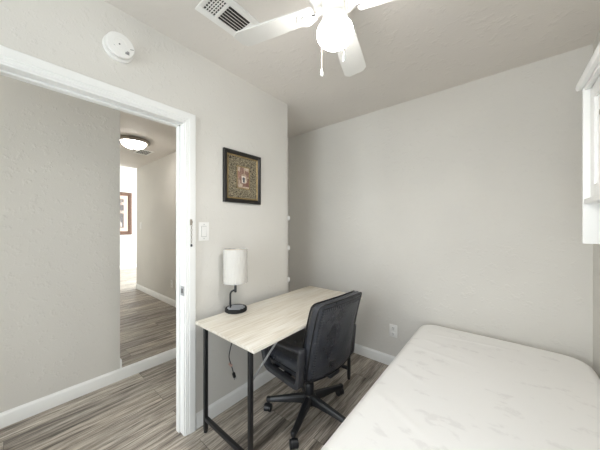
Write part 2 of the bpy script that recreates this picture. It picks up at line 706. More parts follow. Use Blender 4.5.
# ------------------------------------------------------------------ wall fittings
# door chain on the casing
t = thing('door_chain', 'steel door chain hanging down the white door casing', 'door chain', (XA + 0.019, 0.753, 1.33))
b = nb()
box(b, XA + 0.0185, XA + 0.0215, 0.746, 0.760, 1.318, 1.355, 0.001)
obj('anchor_plate', b, M['nickel'], t)
b = nb()
zz = 1.336
tube(b, [(XA + 0.026, 0.753 + 0.008 * math.cos(a), 1.338 + 0.010 * math.sin(a)) for a in [2 * PI * i / 20 for i in range(20)]], 0.0018, 8, True)
for i in range(8):
    zc = 1.317 - i * 0.0150
    vert = i % 2
    pts = []
    for k in range(14):
        a = 2 * PI * k / 14
        u, w = 0.0040 * math.cos(a), 0.0082 * math.sin(a)
        pts.append((XA + 0.026 + (u if vert else 0), 0.753 + (0 if vert else u), zc + w))
    tube(b, pts, 0.0015, 6, True)
obj('chain_links', b, M['nickel'], t)
b = nb()
lathe(b, [(0, 0.004), (0.004, 0.003), (0.0062, -0.004), (0.0062, -0.012), (0, -0.015)], (XA + 0.026, 0.753, 1.196), n=14)
obj('slide_knob', b, M['darkgrey'], t)

# light switch beside the door
t = thing('light_switch', 'white rocker light switch on wall beside the door casing', 'light switch', (XA, 0.848, 1.276))
b = nb()
box(b, XA, XA + 0.006, 0.810, 0.886, 1.215, 1.338, 0.003)
obj('wall_plate', b, M['white'], t)
b = nb()
box(b, XA + 0.005, XA + 0.0064, 0.8295, 0.8665, 1.2405, 1.3125)
obj('rocker_gap_shade', b, M['gap_shade'], t)  # raised grey plate, shade of the rocker gap put into its colour
b = nb()
extrude_poly(b, [(XA + 0.005, 0.832, 1.243), (XA + 0.007, 0.832, 1.243), (XA + 0.0095, 0.832, 1.277), (XA + 0.0105, 0.832, 1.310), (XA + 0.005, 0.832, 1.310)], (0, 0.032, 0))
obj('rocker', b, M['white'], t)
for zz in (1.2295, 1.3235):
    b = nb()
    cyl(b, (XA + 0.0055, 0.848, zz), (XA + 0.0068, 0.848, zz), 0.003, n=12)
    obj('screw', b, M['chrome'], t)


def outlet(label, c, n, group=None):
    """duplex outlet centred at c on a wall whose outward normal is n (axis aligned)"""
    c, n = Vector(c), Vector(n)
    a = Vector((-n.y, n.x, 0))
    t = thing('wall_outlet', label, 'outlet', c, group)
    mt = Matrix((a, n, Vector((0, 0, 1)))).transposed().to_4x4()
    mt.translation = c
    bm = nb()
    box(bm, -0.036, 0.036, 0, 0.006, -0.058, 0.058, 0.003, 2, mt)
    obj('wall_plate', bm, M['white'], t)
    for s in (-1, 1):
        bm = nb()
        box(bm, -0.017, 0.017, 0.005, 0.0085, s * 0.026 - 0.017, s * 0.026 + 0.017, 0.004, 2, mt)
        f = obj('socket', bm, M['white'], t)
        bm = nb()
        for q in (-0.0065, 0.0065):
            box(bm, q - 0.0014, q + 0.0014, 0.0082, 0.0092, s * 0.026 - 0.001, s * 0.026 + 0.009, 0, 1, mt)
        box(bm, -0.003, 0.003, 0.0082, 0.0092, s * 0.026 - 0.011, s * 0.026 - 0.006, 0, 1, mt)
        obj('slots', bm, M['cavity'], f)
    bm = nb()
    p0, p1 = mt @ Vector((0, 0.0055, 0)), mt @ Vector((0, 0.0068, 0))
    cyl(bm, p0, p1, 0.003, n=10)
    obj('screw', bm, M['chrome'], t)


outlet('white duplex outlet low on the back wall between chair and mattress', (-0.783, YB, 0.332), (0, -1, 0))
outlet('small white outlet low on the hallway wall seen through the doorway', (-3.95, YR, 0.415), (0, -1, 0))
t = thing('light_switch', 'tiny white light switch at far end of the hallway wall', 'light switch', (-5.3, YR, 1.32))
b = nb()
box(b, -5.34, -5.26, YR - 0.006, YR, 1.26, 1.38, 0.003)
obj('wall_plate', b, M['white'], t)
b = nb()
box(b, -5.315, -5.285, YR - 0.010, YR - 0.005, 1.29, 1.35, 0.002)
obj('rocker', b, M['white'], t)

# smoke detector
sc = Vector((XA, 0.378, 2.229))
t = thing('smoke_detector', 'round white smoke detector on the wall above the door', 'smoke detector', sc)
b = nb()
lathe(b, [(0.066, 0), (0.066, 0.010), (0.062, 0.013), (0.052, 0.013)], sc, 'x', 48)
obj('mounting_ring', b, M['white'], t)
b = nb()
lathe(b, [(0.050, 0.012), (0.050, 0.026), (0.059, 0.028), (0.061, 0.031), (0.061, 0.044), (0.057, 0.048), (0.040, 0.0495), (0.030, 0.0505), (0, 0.051)], sc, 'x', 48)
body = obj('housing', b, M['white'], t)
b = nb()
tube(b, [(sc.x + 0.0505, sc.y - 0.004 + 0.026 * math.cos(a), sc.z + 0.004 + 0.026 * math.sin(a)) for a in [2 * PI * i / 40 for i in range(40)]], 0.0009, 6, True)
obj('test_button_rim', b, M['white'], body)
b = nb()
lathe(b, [(0.0036, 0.0485), (0.0036, 0.0518), (0, 0.052)], sc + Vector((0, -0.007, -0.001)), 'x', 14)
obj('indicator_light', b, M['ink'], body)
b = nb()
for i in range(3):
    for j in range(4):
        y0 = sc.y + 0.018 + j * 0.0045
        z0 = sc.z - 0.036 + i * 0.006
        box(b, sc.x + 0.0470, sc.x + 0.0502, y0, y0 + 0.0036, z0, z0 + 0.0046)
obj('printed_mark', b, M['ink'], body)
b = nb()
for j in range(6):
    y0 = sc.y - 0.030 + j * 0.0042
    box(b, sc.x + 0.0475, sc.x + 0.0505, y0, y0 + 0.0028, sc.z - 0.0175 - j * 0.0008, sc.z - 0.0145 - j * 0.0008)
obj('printed_text', b, simple('pale_print_ink', srgb(170, 170, 172), 0.6), body)
b = nb()
bar(b, (sc.x + 0.0470, sc.y + 0.032, sc.z - 0.006), (sc.x + 0.0470, sc.y + 0.055, sc.z + 0.002), 0.0024, 0.0052, (1, 0, 0))
obj('sounder_slot', b, M['ink'], body)

# framed picture on the doorway wall
PY0, PY1, PZ0, PZ1 = 0.992, 1.334, 1.486, 1.870
t = thing('framed_picture', 'small black framed picture with scrolled gold mat above the desk lamp', 'picture', (XA, (PY0 + PY1) / 2, PZ0))


def frame_ring(y0, y1, z0, z1, prof, x, sgn=1, axis='x'):
    """mitred moulding: prof = [(inset from outer edge, projection)]"""
    bm = nb()
    rings = []
    for (sy, sz) in ((0, 0), (1, 0), (1, 1), (0, 1)):
        rr = []
        for w, d in prof:
            y = y0 + w if sy == 0 else y1 - w
            z = z0 + w if sz == 0 else z1 - w
            rr.append(bm.verts.new((x + sgn * d, y, z)))
        rings.append(rr)
    skin_rings(bm, rings, False, True)
    return bm


b = frame_ring(PY0, PY1, PZ0, PZ1, [(0, 0), (0, 0.020), (0.006, 0.026), (0.014, 0.026), (0.022, 0.020), (0.030, 0.014), (0.030, 0)], XA)
obj('frame', b, M['frameblack'], t)
b = frame_ring(PY0 + 0.030, PY1 - 0.030, PZ0 + 0.030, PZ1 - 0.030, [(0, 0), (0, 0.015), (0.004, 0.0165), (0.010, 0.013), (0.010, 0)], XA)
obj('gold_lip', b, M['gold'], t)
b = nb()
box(b, XA + 0.003, XA + 0.009, PY0 + 0.040, PY1 - 0.040, PZ0 + 0.040, PZ1 - 0.040)
mat_o = obj('mat', b, M['ornate'], t)
iy0, iy1, iz0, iz1 = PY0 + 0.113, PY1 - 0.108, PZ0 + 0.108, PZ1 - 0.104
b = frame_ring(iy0, iy1, iz0, iz1, [(0, 0.008), (0, 0.0115), (0.004, 0.0125), (0.008, 0.0105), (0.008, 0.008)], XA)
obj('inner_lip', b, M['gold'], mat_o)
b = nb()
box(b, XA + 0.008, XA + 0.0098, iy0 + 0.006, iy1 - 0.006, iz0 + 0.006, iz1 - 0.006)
pr_o = obj('print', b, M['print'], t)
b = nb()
box(b, XA + 0.0095, XA + 0.0104, iy0 + 0.046, iy0 + 0.082, iz0 + 0.046, iz0 + 0.098)
obj('pale_panel', b, M['cream'], pr_o)
b = nb()
lathe(b, [(0.013, 0.0100), (0.013, 0.0109)], (XA, iy0 + 0.064, iz0 + 0.078), 'x', 20)
box(b, XA + 0.0100, XA + 0.0109, iy0 + 0.056, iy0 + 0.074, iz0 + 0.050, iz0 + 0.072)
obj('dark_motif', b, M['ink'], pr_o)

# three small white brackets on the free end of the doorway wall
for zb, lab in ((1.387, 'topmost of three small white brackets on the wall edge above the desk'),
                (1.108, 'middle one of three small white brackets on the wall edge'),
                (0.812, 'lowest small white bracket on the wall edge just above the desktop')):
    t = thing('wall_bracket', lab, 'bracket', (XA - 0.02, YC, zb), 'white brackets on the wall edge')
    b = nb()
    box(b, XA - 0.040, XA - 0.004, YC, YC + 0.005, zb - 0.030, zb + 0.030, 0.001)
    obj('bracket_plate', b, M['white'], t)
    b = nb()
    box(b, XA - 0.030, XA - 0.003, YC + 0.004, YC + 0.040, zb - 0.022, zb + 0.020, 0.004)
    obj('bracket_block', b, M['white'], t)

# ------------------------------------------------------------------ ceiling vent
VX0, VX1, VY0, VY1 = -1.223, -1.030, 0.628, 0.972
t = thing('ceiling_vent', 'white metal ceiling vent with dark louvers beside the fan', 'vent', ((VX0 + VX1) / 2, (VY0 + VY1) / 2, H))
b = nb()
fz0, fz1 = H - 0.008, H - 0.001
ox0, ox1, oy0, oy1 = -1.184, -1.069, 0.652, 0.868
ym = 0.716
box(b, VX0, ox0, VY0, VY1, fz0, fz1, 0.002)
box(b, ox1, VX1, VY0, VY1, fz0, fz1, 0.002)
box(b, ox0, ox1, VY0, oy0, fz0, fz1, 0.001)
box(b, ox0, ox1, oy1, VY1, fz0, fz1, 0.001)
box(b, ox0, ox1, ym, ym + 0.018, fz0, fz1, 0.001)
obj('vent_frame', b, M['white'], t)
b = nb()
box(b, ox0 - 0.01, ox1 + 0.01, oy0 - 0.01, oy1 + 0.01, H - 0.0015, H - 0.0005)
obj('duct_opening', b, M['duct'], t)
nl = 6
for i in range(1, nl):
    x = ox0 + (ox1 - ox0) * i / nl
    b = nb()
    bar(b, (x, ym + 0.018, H - 0.0055), (x, oy1, H - 0.0055), 0.0045, 0.0014, (0.45, 0, 1))
    obj('louver', b, M['white'], t)
for i in range(1, 6):
    x = ox0 + (ox1 - ox0) * i / 6
    b = nb()
    bar(b, (x, oy0, H - 0.0048), (x, ym, H - 0.0048), 0.0055, 0.0014)
    obj('louver', b, M['white'], t)
for i in range(1, 5):
    y = oy0 + (ym - oy0) * i / 5
    b = nb()
    bar(b, (ox0, y, H - 0.0065), (ox1, y, H - 0.0065), 0.0055, 0.0014)
    obj('cross_louver', b, M['white'], t)
b = nb()
box(b, ox0 + 0.02, ox1 - 0.05, oy1 + 0.010, oy1 + 0.014, fz0 - 0.0012, fz0 + 0.0006)
obj('damper_slot', b, M['ink'], t)
b = nb()
box(b, ox1 - 0.048, ox1 - 0.040, oy1 + 0.006, oy1 + 0.018, fz0 - 0.010, fz0 + 0.001, 0.001)
obj('damper_lever', b, M['white'], t)

# ------------------------------------------------------------------ ceiling fan
FX, FY = -0.523, 0.857
BZ = 2.205
t = thing('ceiling_fan', 'white ceiling fan with lit round globe and pull chains', 'ceiling fan', (FX, FY, H))
c = Vector((FX, FY, 0))
b = nb()
lathe(b, [(0.062, H), (0.066, H - 0.03), (0.060, H - 0.05), (0.060, H - 0.06), (0.108, H - 0.085), (0.118, H - 0.11), (0.118, H - 0.165), (0.104, H - 0.195), (0.085, H - 0.205)], c, n=48)
obj('motor_housing', b, M['fanwhite'], t)
b = nb()
lathe(b, [(0.060, H - 0.205), (0.054, BZ + 0.02), (0.054, BZ - 0.005), (0.050, BZ - 0.022), (0.046, BZ - 0.042)], c, n=40)
sw = obj('switch_housing', b, M['fanwhite'], t)
b = nb()
lathe(b, [(0.040, 2.166), (0.050, 2.160), (0.053, 2.150), (0.053, 2.138), (0.050, 2.133), (0.046, 2.134)], c, n=48)
obj('globe_fitter', b, M['fanwhite'], sw)
b = nb()
prof = [(0.046, 2.146), (0.047, 2.134)]
for i in range(1, 15):
    a = PI * (0.24 + 0.76 * i / 14)
    prof.append((max(0.0, 0.0735 * math.sin(a)), 2.093 + 0.0490 * math.cos(a)))
prof[-1] = (0, prof[-1][1])
lathe(b, prof, c, n=48)
obj('light_globe', b, M['globe'], t)
for k in range(4):
    ang = math.radians(106.5 + 90 * k)
    rm = Matrix.Translation(Vector((FX, FY, BZ))) @ Matrix.Rotation(ang, 4, 'Z')
    pitch = Matrix.Rotation(math.radians(-11), 4, 'X')
    bm = nb()
    outl = [(0.088, -0.038), (0.098, -0.046), (0.30, -0.057), (0.446, -0.062), (0.474, -0.040),
            (0.474, 0.040), (0.446, 0.062), (0.30, 0.057), (0.098, 0.046), (0.088, 0.038)]
    lo = [bm.verts.new(rm @ pitch @ Vector((x, y, -0.003))) for x, y in outl]
    hi = [bm.verts.new(rm @ pitch @ Vector((x, y, 0.003))) for x, y in outl]
    bm.faces.new(lo[::-1])
    bm.faces.new(hi)
    for i in range(len(lo)):
        j = (i + 1) % len(lo)
        bm.faces.new((lo[i], lo[j], hi[j], hi[i]))
    bl = obj('blade', bm, M['fanwhite'], t, smooth=30)
    bm = nb()
    # bracket: curved arm and scrolled medallion under the blade root
    pts = [rm @ Vector(p) for p in ((0.055, 0, 0.012), (0.070, 0, -0.004), (0.085, 0, -0.012), (0.105, 0, -0.010))]
    tube(bm, pts, 0.009, 10)
    med = [(0, -0.016), (0.016, -0.016), (0.022, -0.010), (0.030, -0.013), (0.038, -0.012), (0.040, -0.003)]
    cc = rm @ pitch @ Vector((0.128, 0, 0))
    lathe(bm, [(r, z) for r, z in med], cc, n=28)
    for (px, py) in ((0.128, 0.017), (0.128, -0.017), (0.148, 0.0)):
        q = rm @ pitch @ Vector((px, py, 0))
        lathe(bm, [(0, -0.018), (0.005, -0.0165), (0.005, -0.008)], q, n=10)
    br = obj('blade_bracket', bm, M['fanwhite'], bl)
    bm = nb()
    q0, q1 = rm @ pitch @ Vector((0.080, 0.011, -0.013)), rm @ pitch @ Vector((0.098, 0.016, -0.013))
    bar(bm, q0, q1, 0.004, 0.003)
    obj('bracket_slot', bm, M['cavity'], br)
for (cx, cy, zt, zb) in ((-0.603, 0.877, 2.165, 1.99), (-0.452, 0.808, 2.165, 1.955)):
    b = nb()
    nbd = 34
    hx = Vector((FX + (cx - FX) * 0.72, FY + (cy - FY) * 0.72, zt + 0.012))
    tube(b, [hx, (cx, cy, zt + 0.006), (cx, cy, zt - 0.01), (cx, cy, zb)], 0.0015, 8)
    for i in range(nbd):
        z = zt - 0.01 - (zt - zb - 0.01) * i / nbd
        bmesh.ops.create_icosphere(b, subdivisions=1, radius=0.0024, matrix=Matrix.Translation((cx, cy, z)))
    ch = obj('pull_chain', b, M['nickel'], t)
    b = nb()
    lathe(b, [(0, 0.006), (0.003, 0.004), (0.0035, -0.004), (0.0062, -0.010), (0.0066, -0.020), (0.004, -0.027), (0, -0.029)], (cx, cy, zb), n=16)
    obj('pendant', b, M['fanwhite'], ch)

# ------------------------------------------------------------------ desk
DX0, DX1, DY0, DY1, DZ = -1.470, -0.909, 0.757, 1.935, 0.72
t = thing('desk', 'light oak topped desk with black metal legs against the wall', 'desk', ((DX0 + DX1) / 2, (DY0 + DY1) / 2, 0))
b = nb()
box(b, DX0, DX1, DY0, DY1, DZ - 0.017, DZ, 0.002)
obj('desktop', b, M['oak'], t)
lw = 0.023
for y in (DY0 + 0.063, DY1 - 0.050):
    for x in (DX0 + 0.014, DX1 - 0.103):
        b = nb()
        box(b, x - lw / 2, x + lw / 2, y - lw / 2, y + lw / 2, 0.016, DZ - 0.017, 0.003)
        lg = obj('leg', b, M['blackmetal'], t)
        b = nb()
        lathe(b, [(0.011, 0), (0.013, 0.004), (0.012, 0.014), (0.006, 0.018)], (x, y, 0), n=16)
        obj('foot_pad', b, M['blackplastic'], lg)
        b = nb()
        cyl(b, (x + 0.011, y, DZ - 0.055), (x + 0.018, y, DZ - 0.055), 0.006, n=12)
        obj('bolt', b, M['blackmetal'], lg)
    b = nb()
    box(b, DX0 + 0.014 + lw / 2, DX1 - 0.103 - lw / 2, y - lw / 2, y + lw / 2, 0.078, 0.078 + lw, 0.003)
    obj('foot_rail', b, M['blackmetal'], t)
xr = DX1 - 0.103
for s, y in ((1, DY0 + 0.063), (-1, DY1 - 0.050)):
    b = nb()
    bar(b, (xr, y + s * 0.012, 0.500), (xr, y + s * 0.270, DZ - 0.019), 0.014, 0.005, (1, 0, 0), 0.0008)
    bar(b, (xr, y + s * 0.255, DZ - 0.019), (xr, y + s * 0.290, DZ - 0.019), 0.016, 0.004)
    obj('brace', b, M['silver'], t, label='steel diagonal brace')
b = nb()
box(b, DX0 + 0.006, DX0 + 0.024, DY0 + 0.080, DY1 - 0.068, DZ - 0.045, DZ - 0.0172, 0.002)
obj('rear_rail', b, M['blackmetal'], t)

# ------------------------------------------------------------------ desk lamp
LX, LY = -1.436, 1.036
LX0 = LX
t = thing('table_lamp', 'small black table lamp with plastic-wrapped white shade on desk', 'lamp', (LX, LY, DZ))
b = nb()
lathe(b, [(0.072, DZ + 0.0008), (0.075, DZ + 0.004), (0.075, DZ + 0.020), (0.072, DZ + 0.024), (0.066, DZ + 0.0245), (0.064, DZ + 0.021), (0, DZ + 0.021)], (LX, LY, 0), n=48)
ba = obj('lamp_base', b, M['black'], t)
for i in range(-2, 3):
    b = nb()
    hl = math.sqrt(0.060 ** 2 - (i * 0.022) ** 2)
    d = Vector((0.77, 0.64, 0))
    p = Vector((LX, LY, DZ + 0.0235)) + Vector((-0.64, 0.77, 0)) * (i * 0.022)
    bar(b, p - d * hl, p + d * hl, 0.0032, 0.007, (0, 0, 1), 0.0008)
    obj('ridge', b, M['silver'], ba)
# gooseneck: straight post, bend, socket stub.  offset along the camera-facing tangent of the desk edge
g = Vector((0.77, 0.64, 0))
p0 = Vector((LX, LY, 0)) - g * 0.040
sh = Vector((LX, LY, 0)) - g * 0.004
b = nb()
pts = [p0 + Vector((0, 0, DZ + 0.02)), p0 + Vector((0, 0, DZ + 0.112))]
for i in range(1, 8):
    a = PI / 2 * i / 7
    pts.append(p0 + g * (0.030 * (1 - math.cos(a))) + Vector((0, 0, DZ + 0.112 + 0.030 * math.sin(a))))
pts.append(sh + Vector((0, 0, DZ + 0.142)))
tube(b, pts, 0.0065, 14)
obj('post', b, M['blackmetal'], t)
b = nb()
lathe(b, [(0.006, DZ + 0.128), (0.0085, DZ + 0.130), (0.0085, DZ + 0.190), (0.016, DZ + 0.194), (0.016, DZ + 0.235), (0.012, DZ + 0.24)], sh, n=20)
obj('socket', b, M['blackplastic'], t)
SZ0, SZ1, SR = DZ + 0.202, DZ + 0.426, 0.080
b = nb()
ro = [ring(b, Vector((sh.x, sh.y, z)), Vector((1, 0, 0)), Vector((0, 1, 0)), r, r, 48)
      for r, z in ((SR - 0.003, SZ0), (SR, SZ0), (SR, SZ1), (SR - 0.003, SZ1))]
skin_rings(b, ro, False, True)
shd = obj('lamp_shade', b, M['shade'], t, label='white cylindrical fabric shade')
b = nb()
for q in range(3):
    a = 2 * PI * q / 3
    bar(b, sh + Vector((0.012 * math.cos(a), 0.012 * math.sin(a), SZ0 + 0.03)), sh + Vector(((SR - 0.002) * math.cos(a), (SR - 0.002) * math.sin(a), SZ0 + 0.012)), 0.003, 0.003)
obj('shade_ring', b, M['blackmetal'], shd)
# loose wrinkled plastic sleeve round the shade
b = nb()
rings = []
NZ, NA = 26, 72
for i in range(NZ + 1):
    f = i / NZ
    z = SZ0 - 0.005 + (SZ1 - SZ0 + 0.010) * f
    rr = []
    for j in range(NA):
        a = 2 * PI * j / NA
        w = mnoise.noise(Vector((math.cos(a) * 3.2, math.sin(a) * 3.2, f * 2.2)))
        w2 = mnoise.noise(Vector((math.cos(a) * 9, math.sin(a) * 9, f * 4 + 5)))
        r = SR + 0.0040 + 0.0024 * max(-0.8, w) + 0.0014 * w2
        if f > 0.96 or f < 0.04:
            r -= 0.0012
        zz = z + (0.002 * mnoise.noise(Vector((math.cos(a) * 4, math.sin(a) * 4, 9.0 + f))) if i in (0, NZ) else 0)
        rr.append(b.verts.new((sh.x + r * math.cos(a), sh.y + r * math.sin(a), zz)))
    rings.append(rr)
skin_rings(b, rings, False)
obj('plastic_wrap', b, M['wrap'], shd, label='clear crinkled plastic sleeve')
# cord: from the base, over the desk's rear edge and down, plug dangling
cpts = [(LX - 0.02, LY + 0.02, DZ + 0.006), (-1.476, LY + 0.022, DZ + 0.007), (-1.492, LY + 0.024, DZ + 0.002), (-1.496, LY + 0.022, DZ - 0.03),
        (-1.492, LY + 0.018, 0.56), (-1.488, LY + 0.008, 0.50), (-1.486, LY - 0.012, 0.44), (-1.484, LY - 0.024, 0.39),
        (-1.482, LY - 0.012, 0.34), (-1.482, LY + 0.004, 0.29), (-1.482, LY + 0.012, 0.255)]


def smooth_path(pts, k=5):
    pts = [Vector(p) for p in pts]
    out = []
    for i in range(len(pts) - 1):
        p0, p1, p2, p3 = pts[max(i - 1, 0)], pts[i], pts[i + 1], pts[min(i + 2, len(pts) - 1)]
        for j in range(k):
            u = j / k
            out.append(0.5 * ((2 * p1) + (p2 - p0) * u + (2 * p0 - 5 * p1 + 4 * p2 - p3) * u * u + (3 * p1 - p0 - 3 * p2 + p3) * u ** 3))
    out.append(pts[-1])
    return out


b = nb()
tube(b, smooth_path(cpts), 0.0032, 8)
cord = obj('power_cord', b, M['blackplastic'], t)
e = Vector(cpts[-1])
b = nb()
bar(b, e + Vector((0, -0.001, 0.006)), e + Vector((0, 0.010, -0.030)), 0.020, 0.016, (1, 0, 0), 0.004)
pl = obj('plug', b, M['blackplastic'], cord)
b = nb()
for s in (-0.006, 0.006):
    q = e + Vector((0, 0.010 + s, -0.029 + s * 0.3))
    bar(b, q, q + Vector((0, 0.006, -0.018)), 0.0016, 0.006, (0, 1, 0))
obj('prong', b, M['chrome'], pl)
b = nb()
bar(b, (-1.484, LY - 0.024, 0.345), (-1.477, LY - 0.004, 0.318), 0.018, 0.0012, (1, 0, 0))
obj('cord_tag', b, M['pinktag'], cord, label='small pink paper cord tag')

# ------------------------------------------------------------------ office chair (local: faces +x, built at the origin)
t = thing('office_chair', 'worn black leather office chair pulled up to the desk', 'office chair', (0, 0, 0))
star = [math.radians(a) for a in (185.5, 257.5, 329.5, 41.5, 113.5)]
CH_ROT = math.radians(174.5)
b = nb()
lathe(b, [(0.030, 0.055), (0.042, 0.062), (0.046, 0.085), (0.044, 0.118), (0.036, 0.130), (0.030, 0.130)], (0, 0, 0), n=28)
hub = obj('base_hub', b, M['blackplastic'], t)
for a in star:
    d = Vector((math.cos(a), math.sin(a), 0))
    s = Vector((-d.y, d.x, 0))
    bm = nb()
    rings = []
    for (r, zt, zb_, w) in ((0.030, 0.126, 0.070, 0.025), (0.08, 0.121, 0.074, 0.023), (0.18, 0.106, 0.072, 0.020), (0.280, 0.090, 0.066, 0.018), (0.300, 0.086, 0.064, 0.016)):
        q = d * r
        prof = [(-w, zb_), (w, zb_), (w * 1.02, zt - 0.012), (w * 0.55, zt), (-w * 0.55, zt), (-w * 1.02, zt - 0.012)]
        rings.append([bm.verts.new(q + s * u + Vector((0, 0, z))) for u, z in prof])
    skin_rings(bm, rings)
    lathe(bm, [(0.0165, 0.062), (0.018, 0.066), (0.018, 0.084), (0.014, 0.0895), (0, 0.091)], d * 0.293, n=18)
    obj('base_leg', bm, M['blackplastic'], t)
    # caster: hood and twin wheels
    bm = nb()
    ca = a + 0.7 + 0.9 * math.sin(a * 3.1)
    cd = Vector((math.cos(ca), math.sin(ca), 0))
    cs = Vector((-cd.y, cd.x, 0))
    cc = d * 0.293 + cd * 0.014
    cyl(bm, d * 0.293 + Vector((0, 0, 0.034)), d * 0.293 + Vector((0, 0, 0.065)), 0.0075, n=14)
    rings = []
    for i in range(9):
        an = math.radians(-10 + 170 * i / 8)
        o_ = cc + cd * (0.029 * math.cos(an)) + Vector((0, 0, 0.026 + 0.029 * math.sin(an)))
        i_ = cc + cd * (0.022 * math.cos(an)) + Vector((0, 0, 0.026 + 0.022 * math.sin(an)))
        rings.append([bm.verts.new(o_ + cs * 0.012), bm.verts.new(o_ - cs * 0.012), bm.verts.new(i_ - cs * 0.012), bm.verts.new(i_ + cs * 0.012)])
    skin_rings(bm, rings)
    ct = obj('caster', bm, M['blackplastic'], t)
    for w in (-1, 1):
        bm = nb()
        p0 = cc + Vector((0, 0, 0.0255))
        aa = [(0.0065, 0.017), (0.0065, 0.023), (0.0095, 0.0255), (0.021, 0.0255), (0.024, 0.021), (0.025, 0.012)]
        rings = []
        for off, r in ((0.006, 0.020), (0.008, 0.0250), (0.022, 0.0255), (0.026, 0.022), (0.027, 0.012)):
            rings.append(ring(bm, p0 + cs * (w * off), cd, Vector((0, 0, 1)), r, r, 22))
        skin_rings(bm, rings)
        obj('wheel', bm, M['blackplastic'], ct)
b = nb()
lathe(b, [(0.028, 0.125), (0.030, 0.130), (0.030, 0.200), (0.027, 0.205)], (0, 0, 0), n=24)
lathe(b, [(0.018, 0.205), (0.018, 0.330)], (0, 0, 0), n=24)
obj('gas_column', b, M['blackplastic'], t)
b = nb()
box(b, -0.135, 0.105, -0.075, 0.075, 0.322, 0.362, 0.012)
box(b, -0.225, 0.16, -0.050, 0.050, 0.348, 0.372, 0.006)
mech = obj('seat_mechanism', b, M['blackplastic'], t)
b = nb()
tube(b, [(0.02, -0.07, 0.342), (0.03, -0.18, 0.338), (0.035, -0.215, 0.334)], 0.006, 10)
obj('height_lever', b, M['blackplastic'], mech)
b = nb()
lathe(b, [(0.018, 0.10), (0.026, 0.108), (0.026, 0.140), (0.020, 0.146)], (0, 0, 0.342), 'x', 20)
obj('tension_knob', b, M['blackplastic'], mech)


def cushion(bm, cols, rows, fn):
    """closed shell from fn(u, v, side): side=+1 front face, -1 back face"""
    gr = {}
    for s in (1, -1):
        for i in range(cols + 1):
            for j in range(rows + 1):
                edge = i in (0, cols) or j in (0, rows)
                if edge and s == -1:
                    gr[s, i, j] = gr[1, i, j]
                else:
                    gr[s, i, j] = bm.verts.new(fn(i / cols, j / rows, 0 if edge else s))
    for s in (1, -1):
        for i in range(cols):
            for j in range(rows):
                q = (gr[s, i, j], gr[s, i + 1, j], gr[s, i + 1, j + 1], gr[s, i, j + 1])
                bm.faces.new(q if s == 1 else q[::-1])


def rsq(u, v, r):
    """unit square -1..1 with rounded corners of radius r"""
    x, y = 2 * u - 1, 2 * v - 1
    qx, qy = max(-1 + r, min(1 - r, x)), max(-1 + r, min(1 - r, y))
    dx, dy = x - qx, y - qy
    m = max(abs(dx), abs(dy))
    L = math.hypot(dx, dy)
    if L > 1e-9 and dx and dy:
        dx, dy = dx / L * m, dy / L * m
    return qx + dx, qy + dy


def dome(u, v, p=0.42):
    a = max(0.0, 1 - abs(2 * u - 1) ** 6)
    c_ = max(0.0, 1 - abs(2 * v - 1) ** 6)
    return (a * c_) ** p


# seat cushion
def seat_fn(u, v, s):
    x, y = rsq(u, v, 0.28)
    top = 0.440 + 0.035 * dome(u, v, 0.3) - 0.018 * math.exp(-(x * x + y * y) * 2.2) - 0.035 * max(0, x - 0.6) ** 1.5
    bot = 0.395 - 0.033 * dome(u, v, 0.2)
    z = 0.415 - 0.03 * max(0, x - 0.6) if s == 0 else (top if s > 0 else bot)
    return Vector((0.045 + 0.240 * x, 0.236 * y, z))


b = nb()
cushion(b, 26, 26, seat_fn)
seat = obj('seat', b, M['leather'], t, smooth=60)
b = nb()
tube(b, [seat_fn(*q, 0) * 1.0 for q in
         [(i / 20, 0) for i in range(20)] + [(1, i / 20) for i in range(20)] + [(1 - i / 20, 1) for i in range(20)] + [(0, 1 - i / 20) for i in range(20)]], 0.004, 8, True)
obj('piping', b, M['piping'], seat)

# backrest
BH0, BH1 = 0.368, 0.872


def back_pos(x, y, d):
    """x across (-1..1), y up (-1..1), d thickness toward the front"""
    f = (y + 1) / 2
    z = BH0 + (BH1 - BH0) * f
    lean = -(0.222 + 0.045 * f + 0.052 * f * f)
    wid = 0.240 - 0.008 * f
    wrap = 0.030 * x * x
    zc = z - (0.010 * x * x if y > 0 else 0.0) * max(0.0, y)
    if y < 0:
        zc += 0.020 * x * x * min(1.0, -y) ** 2
    return Vector((lean + wrap + d, wid * x, zc))


BR = 0.13
BT = 0.068


def back_fn(u, v, s):
    x, y = rsq(u, v, BR)
    f = (y + 1) / 2
    if s == 0:
        return back_pos(x, y, BT * 0.5)
    dm = dome(u, v, 0.14)
    soft = dome(u, v, 0.6)
    if s > 0:
        lumbar = 0.018 * math.exp(-((f - 0.28) / 0.22) ** 2)
        tuft = 0.010 * math.exp(-((f - 0.62) / 0.025) ** 2)
        return back_pos(x, y, BT * 0.5 * (1 + dm) + (0.012 + lumbar - tuft) * soft)
    pil = 0.004 * mnoise.noise(Vector((x * 2.2, y * 3.0, 1.7))) * soft
    return back_pos(x, y, BT * 0.5 * (1 - dm) - 0.006 * soft + pil)


b = nb()
cushion(b, 28, 40, back_fn)
back = obj('backrest', b, M['leather'], t, smooth=70)


def rim(dx, inset, n=24):
    qs = [(i / n, 0) for i in range(n)] + [(1, i / n) for i in range(n)] + [(1 - i / n, 1) for i in range(n)] + [(0, 1 - i / n) for i in range(n)]
    out = []
    for u, v in qs:
        x, y = rsq(u, v, BR)
        out.append(back_pos(x * (1 - inset), y * (1 - inset * 0.9), dx))
    return out


b = nb()
tube(b, rim(0.006, 0.022), 0.0045, 8, True)
obj('piping', b, M['piping'], back)
b = nb()
tube(b, rim(BT - 0.006, 0.022), 0.0045, 8, True)
obj('piping', b, M['piping'], back)
